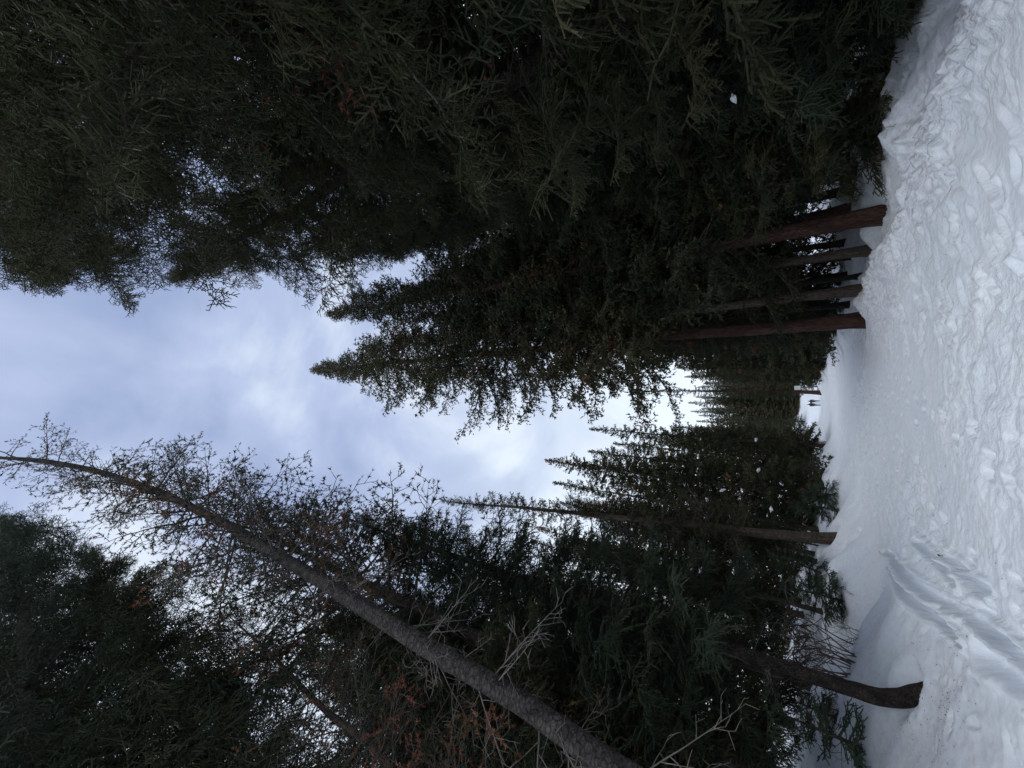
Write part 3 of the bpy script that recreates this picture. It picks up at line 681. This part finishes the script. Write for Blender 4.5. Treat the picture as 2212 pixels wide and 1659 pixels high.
mid_l = [(-8.6, 24.0, 14.5), (-10.5, 17.0, 15), (-12.6, 20.5, 18), (-9.6, 28.0, 15.5), (-12.0, 14.0, 18), (-14.5, 16, 21), (-11.8, 25, 17), (-13.0, 9.5, 20), (-8.4, 18.5, 11), (-12.5, 5.5, 22), (-16, 11, 22), (-15.5, 22, 22)]
wood(mid_l, 'spruces behind the lone trunk left of the path', 'dark spruce in the thick row along the left bank', ['full_a', 'full_b', 'full_c'])
far_r = [(3.3 + 0.3 * i + rf.uniform(0, 1.5), 34 + 6.5 * i, 20 + rf.uniform(-1, 3)) for i in range(9)] + [(4.4 + rf.uniform(0, 2), 29 + 4.5 * i, 14 + rf.uniform(0, 5)) for i in range(9)] + [(7 + rf.uniform(0, 4), 32 + 9 * i, 23) for i in range(6)] + [(rf.uniform(12, 24), rf.uniform(20, 60), 24) for i in range(10)]
wood(far_r, FAR_R, 'distant dark spruce in the wood right of the path', ['far_a', 'far_b', 'far_c'])
far_l = [(-7.6 - 0.25 * i - rf.uniform(0, 1.5), 40 + 7 * i, 21 + rf.uniform(-1, 3)) for i in range(8)] + [(-12 - rf.uniform(0, 4), 32 + 9 * i, 21) for i in range(6)] + [(-rf.uniform(15, 28), rf.uniform(20, 60), 23) for i in range(10)]
wood(far_l, FAR_L, 'distant dark spruce in the wood left of the path', ['far_a', 'far_b', 'far_c'])
end = [(-15 + 1.9 * i + rf.uniform(-.5, .5), rf.uniform(112, 119), 18 + rf.uniform(-1.5, 2.5)) for i in range(15)] + [(-14 + 1.7 * i + rf.uniform(-.6, .6), rf.uniform(120, 126), 19 + rf.uniform(-1.5, 2.5)) for i in range(16)] + [(1.4, 75, 18), (2.3, 81, 19), (1.9, 70, 15), (0.9, 88, 18), (-8.0, 104, 16), (-6.3, 113, 18), (-2.4, 112, 18), (-4.3, 114, 18), (0.2, 100, 16)] + [(1.8 + rf.uniform(0, 1.2), 52 + 7 * i, 15 + rf.uniform(0, 4)) for i in range(6)] + [(-16 + 2.6 * i + rf.uniform(-.8, .8), rf.uniform(118, 132), 23 + rf.uniform(-2, 3)) for i in range(12)]
wood(end, 'spruces closing off the far end of the path', 'small far spruce closing off the end of the path', ['far_a', 'far_b', 'far_c'])

# two half-dead spruces leaning into the upper right corner, with rusty needles
def rusty_spruce(label, x, y, H, n, rad, seed):
    rnd = random.Random(seed); root = bpy.data.objects.new('dead_tree', None); COL.objects.link(root); root.location = (x, y, ground_z(x, y) - 0.05)
    t = link('trunk', TR['brown'], root); t.scale = (H / H0,) * 3; az = 0
    for i in range(n):
        u = (i + rnd.random()) / n; az += 2.4 + rnd.gauss(0, 0.4); s_ = max(0.4, rad * (1 - u) ** 0.6 * rnd.uniform(0.6, 1.2)) / 2.3
        put_branch(CR_RUST[rnd.randrange(3)], root, (0, 0, H * (0.25 + 0.73 * u)), az, rnd.gauss(0, 0.25), s_, 'branch', rnd.uniform(0, 6))
    tag(root, label, 'tree'); return root
CR_RUST = [crooked_mesh(2.3, 80 + i, 1.0, M_TWIG, 0.38, spacing=0.006, nl=0.055, nw=0.014) for i in range(3)]
rusty_spruce('half-dead spruce with rusty brown needles high in the right corner', 8.6, 3.6, 30, 170, 3.4, 5)
rusty_spruce('half-dead spruce with rusty hanging twigs at the left edge under the grey trunk', -6.9, 4.3, 15, 150, 2.4, 6)

# ------------------------------------------------------------------ undergrowth
def hit(U, V):
    """where the sight line of an upright-picture position meets the snow"""
    for y in np.concatenate([np.arange(4.5, 30, 0.1), np.arange(30, 140, 0.5)]):
        p = spot(U, V, y)
        if p.z <= ground_z(p.x, p.y): return (p.x, p.y, ground_z(p.x, p.y))
    return (p.x, p.y, ground_z(p.x, p.y))
YB = [[near_bough_mesh(c, i, M_YOUNG) for _ in range(2)] for i, c in enumerate([0.45, 0.8, 1.3])]
STEM = trunk_mesh('trunk', [(0, 0, -0.1), (0.01, 0, 0.3), (0, 0.015, 0.65), (0, 0, 1.02)], [0.022, 0.018, 0.012, 0.004], M_BARK, 7, 0.05, 2, 0.2, 3)
def sapling(label, at, H, rad, n, seed, group=None, t0=0.05, dead=0, lean=(0, 0)):
    rnd = random.Random(seed); root = bpy.data.objects.new('young_spruce', None); COL.objects.link(root); root.location = (at[0], at[1], at[2] - 0.04); root.rotation_euler = (R(lean[1]), R(lean[0]), 0)
    t = link('trunk', STEM, root); t.scale = (H * 0.8 + 0.4, H * 0.8 + 0.4, H); az = rnd.uniform(0, 6)
    for i in range(n):
        u = (i + rnd.random()) / n; az += 2.4 + rnd.gauss(0, 0.4); rr = max(0.22, rad * (1 - u) ** 0.7 * rnd.uniform(0.6, 1.2)); ci = min(range(3), key=lambda k: abs(math.log([0.45, 0.8, 1.3][k] / rr)))
        put_branch(YB[ci][rnd.randrange(2)], root, (0, 0, H * (t0 + (0.97 - t0) * u)), az, -0.15 + 0.9 * u + rnd.gauss(0, 0.15), rr / [0.45, 0.8, 1.3][ci], 'bough', rnd.gauss(0, 0.3))
    for i in range(dead):
        put_branch(SB[rnd.randrange(3)], root, (0, 0, H * rnd.uniform(0.1, 0.6)), rnd.uniform(0, 6), rnd.uniform(-0.1, 0.6), rnd.uniform(0.4, 0.9), 'dead_branch', rnd.uniform(0, 6))
    tag(root, label, 'young tree', group); return root
SB = [crooked_mesh(0.9, 90 + i, 0.0, M_REDTWIG, depth=3, kink=0.22, up=0.5, r0=0.008) for i in range(4)]
def shrub(label, at, H, n, seed, spread=0.9, group=None):
    rnd = random.Random(seed); root = bpy.data.objects.new('bare_shrub', None); COL.objects.link(root); root.location = (at[0], at[1], at[2] - 0.05)
    for i in range(n):
        put_branch(SB[rnd.randrange(4)], root, (rnd.gauss(0, 0.12) * H, rnd.gauss(0, 0.12) * H, 0), rnd.uniform(0, 6.28), PI / 2 - abs(rnd.gauss(0, 0.45)) * spread, H * rnd.uniform(0.7, 1.2) / 0.9, 'stem', rnd.uniform(0, 6))
    tag(root, label, 'shrub', group); return root
shrub('large bare fan-shaped shrub on the left snow beside the lone bent trunk', hit(225, 1842), 1.5, 18, 1)
shrub('smaller bare shrub right beside the large fan-shaped one', hit(285, 1853), 0.75, 8, 2)
shrub('tiny bare twigs poking from the smooth left bank', hit(372, 1848), 0.35, 3, 3)
shrub('bare brown shrub at the left path edge where the far trees begin', hit(700, 1782), 1.5, 16, 4)
shrub('dense bare shrub left of the brown one at the far path edge', hit(640, 1778), 1.4, 18, 5)
sapling('young spruce in the snow at the left edge with pale green fuzzy boughs', hit(40, 1868), 1.3, 0.75, 26, 6, None, 0.05, 10)
sapling('drooping young spruce by the snow mound, right of the large bare shrub', hit(360, 1822), 1.7, 1.2, 40, 7)
sapling('leaning young spruce left of the drooping one, in front of the dark wood', hit(420, 1775), 1.8, 1.1, 34, 8, None, 0.1, 4, (12, 0))
sapling('thin young spruce with bare lower stem beside the slender spruce', hit(455, 1757), 1.9, 0.7, 16, 9, None, 0.35, 6, (-8, 0))
sapling('sparse young spruce left of the slender spruce trunk', hit(480, 1768), 1.6, 0.7, 16, 10, None, 0.2, 6)
sapling('bushy young spruce at the foot of the slender spruce', hit(560, 1790), 1.6, 1.2, 36, 11)
sapling('low young spruce right of the slender spruce, half buried in snow', hit(590, 1797), 1.2, 1.1, 30, 12)
sapling('young spruce sprig at the snow line left of the large shrub', hit(110, 1800), 1.1, 0.8, 24, 13, None, 0.05, 8)
for i, (u, v, h_) in enumerate([(1555, 1998, 0.38), (1648, 2020, 0.5), (1460, 1965, 0.4), (1395, 1945, 0.35), (1330, 1925, 0.5)]):
    shrub(['dead forked twig sticking out of the snow near the right edge', 'crooked dead twigs in the right corner of the snow', 'short dead twig at the edge of the right bank', 'dead twigs left of the snow mound on the right', 'tangled dead twigs behind the right snow mound'][i], hit(u, v), h_, 4, 20 + i, 1.3)

rnd2 = random.Random(4)
for i in range(26):
    put_branch(CD[rnd2.randrange(4)], slim_, (0, 0, 3.2 + 6 * rnd2.random()), rnd2.uniform(0, 6.28), rnd2.uniform(-0.4, 0.5), rnd2.uniform(0.7, 1.2), 'dead_branch', rnd2.uniform(0, 6))

# cone scales, needles and bark crumbs lying on the snow
rl = np.random.RandomState(31); pts = []
for (cx, cy, sx, sy, n) in [(-4.1, 7.6, 0.4, 0.3, 110), (2.6, 17.0, 1.6, 2.2, 350), (4.6, 12.5, 1.3, 2.5, 420), (5.2, 9.0, 1.0, 1.2, 160), (-6.5, 12, 2.0, 4.0, 420), (-4.6, 8.2, 0.5, 0.5, 90), (0, 12, 4, 6, 80)]:
    pts.append(np.stack([rl.normal(cx, sx, n), rl.normal(cy, sy, n)], 1))
pts = np.concatenate(pts); pts = pts[pts[:, 1] > 4.6]; n = len(pts)
jj = (pts[:, 0] / (0.72 * np.maximum(pts[:, 1], 4.4) + 4.5)); ji = np.clip(np.searchsorted(tt, jj), 0, len(tt) - 1); ii_ = np.clip(np.searchsorted(rows, pts[:, 1]), 0, len(rows) - 1)
pz = Z[ii_, ji] + 0.003; aa = rl.uniform(0, PI, n); ll = rl.uniform(0.004, 0.013, n); ww = rl.uniform(0.002, 0.006, n)
ca, sa = np.cos(aa), np.sin(aa)
v = [np.stack([pts[:, 0] + ca * ll, pts[:, 1] + sa * ll, pz], 1), np.stack([pts[:, 0] - sa * ww, pts[:, 1] + ca * ww, pz + 0.003], 1), np.stack([pts[:, 0] - ca * ll, pts[:, 1] - sa * ll, pz], 1), np.stack([pts[:, 0] + sa * ww, pts[:, 1] - ca * ww, pz - 0.002], 1), np.stack([pts[:, 0], pts[:, 1], pz + 0.007], 1)]
vv = np.stack(v, 1).reshape(-1, 3); b0 = np.arange(n)[:, None] * 5
ff = np.concatenate([b0 + np.array([[0, 1, 4]]), b0 + np.array([[1, 2, 4]]), b0 + np.array([[2, 3, 4]]), b0 + np.array([[3, 0, 4]])], 0)
tag(link('forest_litter', mesh_np('forest_litter', vv, ff, [M_REDTWIG])), 'brown cone scales and bark crumbs scattered over the snow', 'litter', kind='stuff')

# small clumps of snow caught on boughs
rc = random.Random(9)
def clump_mesh(seed):
    rng = np.random.RandomState(seed); n = 10; A, B = np.meshgrid(np.linspace(0, 2 * PI, n, endpoint=False), np.linspace(0, PI, 6))
    r_ = 1 + 0.35 * rng.normal(0, 1, A.shape); r_[0] = 1; r_[-1] = 1
    co = np.stack([np.sin(B) * np.cos(A) * r_, 0.6 * np.sin(B) * np.sin(A) * r_, 0.45 * np.cos(B) * r_ + 0.1], -1)
    idx = np.arange(A.size).reshape(A.shape); nx = np.roll(idx, -1, 1)
    return mesh_np('snow_clump', co.reshape(-1, 3), np.stack([idx[:-1], idx[1:], nx[1:], nx[:-1]], -1).reshape(-1, 4), [M_SNOWCLUMP], smooth=True)
SC = [clump_mesh(i) for i in range(4)]
trees = [o for o in bpy.data.objects if o.name.startswith('spruce_tree') and o.parent is None]
def clump_on(u, v, y, size):
    p = spot(u, v, y); tr_ = min(trees, key=lambda t: (t.location.x - p.x) ** 2 + (t.location.y - p.y) ** 2)
    o = link('snow_clump', SC[rc.randrange(4)], tr_)
    bpy.context.view_layer.update(); o.matrix_parent_inverse = tr_.matrix_world.inverted()
    o.location = p; o.rotation_euler = (rc.gauss(0, 0.3), rc.gauss(0, 0.4), rc.uniform(0, 3)); o.scale = (size,) * 3
for (X_, Y_, d, s_) in [(1427, 1214, 13, .12), (1520, 1232, 13, .15), (1490, 1226, 13, .12), (1145, 1374, 10, .13), (1545, 1330, 10, .14), (1550, 1345, 10, .09), (1484, 974, 28, .16), (1640, 1015, 28, .16), (1560, 1060, 18, .12), (1667, 1100, 16, .10), (1586, 210, 8.5, .09), (1634, 950, 30, .15), (1528, 1080, 22, .12)]:
    clump_on(1659 - Y_, X_, d, s_)

# ------------------------------------------------------------------ the sign and the two walkers
sp_ = hit(824, 1769)
sg = bpy.data.objects.new('trail_sign', None); COL.objects.link(sg); sg.location = (sp_[0], sp_[1], sp_[2]); kk = sp_[1] / 1.25
sg.rotation_euler = (0, R(-5), R(4)); 
def box_mesh(name, x0, x1, y0, y1, z0, z1, m_, bev=0.01):
    import bmesh
    bm = bmesh.new(); bmesh.ops.create_cube(bm, size=1)
    for v in bm.verts: v.co = Vector(((x0 + x1) / 2 + v.co.x * (x1 - x0), (y0 + y1) / 2 + v.co.y * (y1 - y0), (z0 + z1) / 2 + v.co.z * (z1 - z0)))
    bmesh.ops.bevel(bm, geom=bm.edges[:], offset=bev, segments=2, affect='EDGES'); me = bpy.data.meshes.new(name); bm.to_mesh(me); bm.free(); me.materials.append(m_); return me
M_SIGN, a1, b1 = mat('white_sign_board'); b1.inputs['Base Color'].default_value = (0.78, 0.78, 0.76, 1); b1.inputs['Roughness'].default_value = 0.5
noise_col(a1, b1, [(0.62, 0.62, 0.60), (0.80, 0.80, 0.78)], 6)
hs_ = kk / FPX
link('post', box_mesh('post', -0.07, 0.07, -0.05, 0.05, -0.4, 33 * hs_, M_PALETWIG), sg)
link('panel', box_mesh('panel', -4.5 * hs_, 4.5 * hs_, -0.09, -0.055, 30 * hs_, 41 * hs_, M_SIGN), sg)
tag(sg, 'small white square sign on a weathered grey post by the far path', 'sign')
spruce('far spruce with a short red trunk right beside the small white sign', sp_[0] - 10 * hs_ - 0.2, sp_[1] + 1.5, 22, 'slim_b', 'red', 1.0, 0.8, (0, 0), 1.5)

M_DARKCLOTH, a1, b1 = mat('dark_navy_clothing'); noise_col(a1, b1, [(0.010, 0.012, 0.022), (0.022, 0.026, 0.045)], 12); b1.inputs['Roughness'].default_value = 0.8
M_SKIN, a1, b1 = mat('skin'); b1.inputs['Base Color'].default_value = (0.45, 0.28, 0.2, 1)
M_BLACK, a1, b1 = mat('black_cloth'); b1.inputs['Base Color'].default_value = (0.012, 0.012, 0.014, 1); b1.inputs['Roughness'].default_value = 0.7
def skin(name, V_, E_, R_, mats, root_i=0, lev=2, rule=None, parent=None):
    me = bpy.data.meshes.new(name); me.from_pydata(V_, E_, []); o = bpy.data.objects.new(name, me); COL.objects.link(o)
    bpy.context.view_layer.objects.active = o
    md = o.modifiers.new('skin', 'SKIN'); md.use_smooth_shade = True
    for i, sv in enumerate(me.skin_vertices[0].data): sv.radius = R_[i] if isinstance(R_[i], tuple) else (R_[i], R_[i]); sv.use_root = (i == root_i)
    sb = o.modifiers.new('sub', 'SUBSURF'); sb.levels = lev; sb.render_levels = lev
    dg = bpy.context.evaluated_depsgraph_get(); m2 = bpy.data.meshes.new_from_object(o.evaluated_get(dg)); m2.name = name
    bpy.data.objects.remove(o)
    m2.materials.clear()
    for m_ in mats: m2.materials.append(m_)
    for p in m2.polygons:
        p.use_smooth = True
        if rule: p.material_index = rule(p.center)
    return link(name, m2, parent)
def walker(label, x, y, rz, s, stride, armout, pack):
    root = bpy.data.objects.new('person', None); COL.objects.link(root); root.location = (x, y, ground_z(x, y) - 0.02); root.rotation_euler = (0, 0, rz); root.scale = (s,) * 3
    a, b = stride, -stride
    V_ = [(0, 0, .93), (0, 0, 1.15), (0, 0, 1.38), (0, .01, 1.5), (0, .02, 1.60), (0, .03, 1.72),
          (-.10, 0, .88), (-.11, a * .5 + .03, .5), (-.11, a * .75, .1), (-.11, a * .75 + .15, .045), (.10, 0, .88), (.11, b * .5 + .03, .5), (.11, b * .75, .1), (.11, b * .75 + .15, .045),
          (-.19, 0, 1.40), (-.24 - armout, -.02, 1.14), (-.24 - armout * 1.3, .10, .92), (-.24 - armout * 1.3, .14, .84), (.19, 0, 1.40), (.25, -.03, 1.14), (.24, .09, .92), (.23, .13, .84)]
    E_ = [(0, 1), (1, 2), (2, 3), (3, 4), (4, 5), (0, 6), (6, 7), (7, 8), (8, 9), (0, 10), (10, 11), (11, 12), (12, 13), (2, 14), (14, 15), (15, 16), (16, 17), (2, 18), (18, 19), (19, 20), (20, 21)]
    R_ = [(.16, .12), (.15, .11), (.17, .12), (.06, .06), (.085, .095), (.075, .085), .10, .07, .05, .045, .10, .07, .05, .045, .075, .055, .042, .04, .075, .055, .042, .04]
    skin('body', V_, E_, R_, [M_DARKCLOTH, M_SKIN], 0, 2, lambda c: 1 if (c.z > 1.5 and c.z < 1.68 and c.y > 0.03) else 0, root)
    skin('jacket', [(0, 0, .86), (0, 0, 1.12), (0, 0, 1.36), (-.19, 0, 1.40), (-.24 - armout, -.02, 1.14), (.19, 0, 1.40), (.25, -.03, 1.14)], [(0, 1), (1, 2), (2, 3), (3, 4), (2, 5), (5, 6)], [(.20, .15), (.18, .14), (.19, .14), .09, .07, .09, .07], [M_BLACK], 0, 2, None, root)
    skin('hat', [(0, .01, 1.69), (0, .02, 1.79)], [(0, 1)], [.098, .07], [M_BLACK], 0, 2, None, root)
    if pack: skin('backpack', [(0, -.17, 1.02), (0, -.18, 1.36)], [(0, 1)], [(.14, .08), (.12, .07)], [M_DARKCLOTH], 0, 2, None, root)
    tag(root, label, 'person', 'walkers on the far path'); return root
p1 = spot(792, 1770, 86); p2 = spot(784.5, 1770, 84)
walker('walker in dark clothes on the far path, the one nearer the sign', p1.x, 86, 0.1, 0.98, 0.16, 0.07, False)
walker('broader walker in dark clothes on the far path, further from the sign', p2.x, 84, -0.1, 1.03, 0.08, 0.0, True)
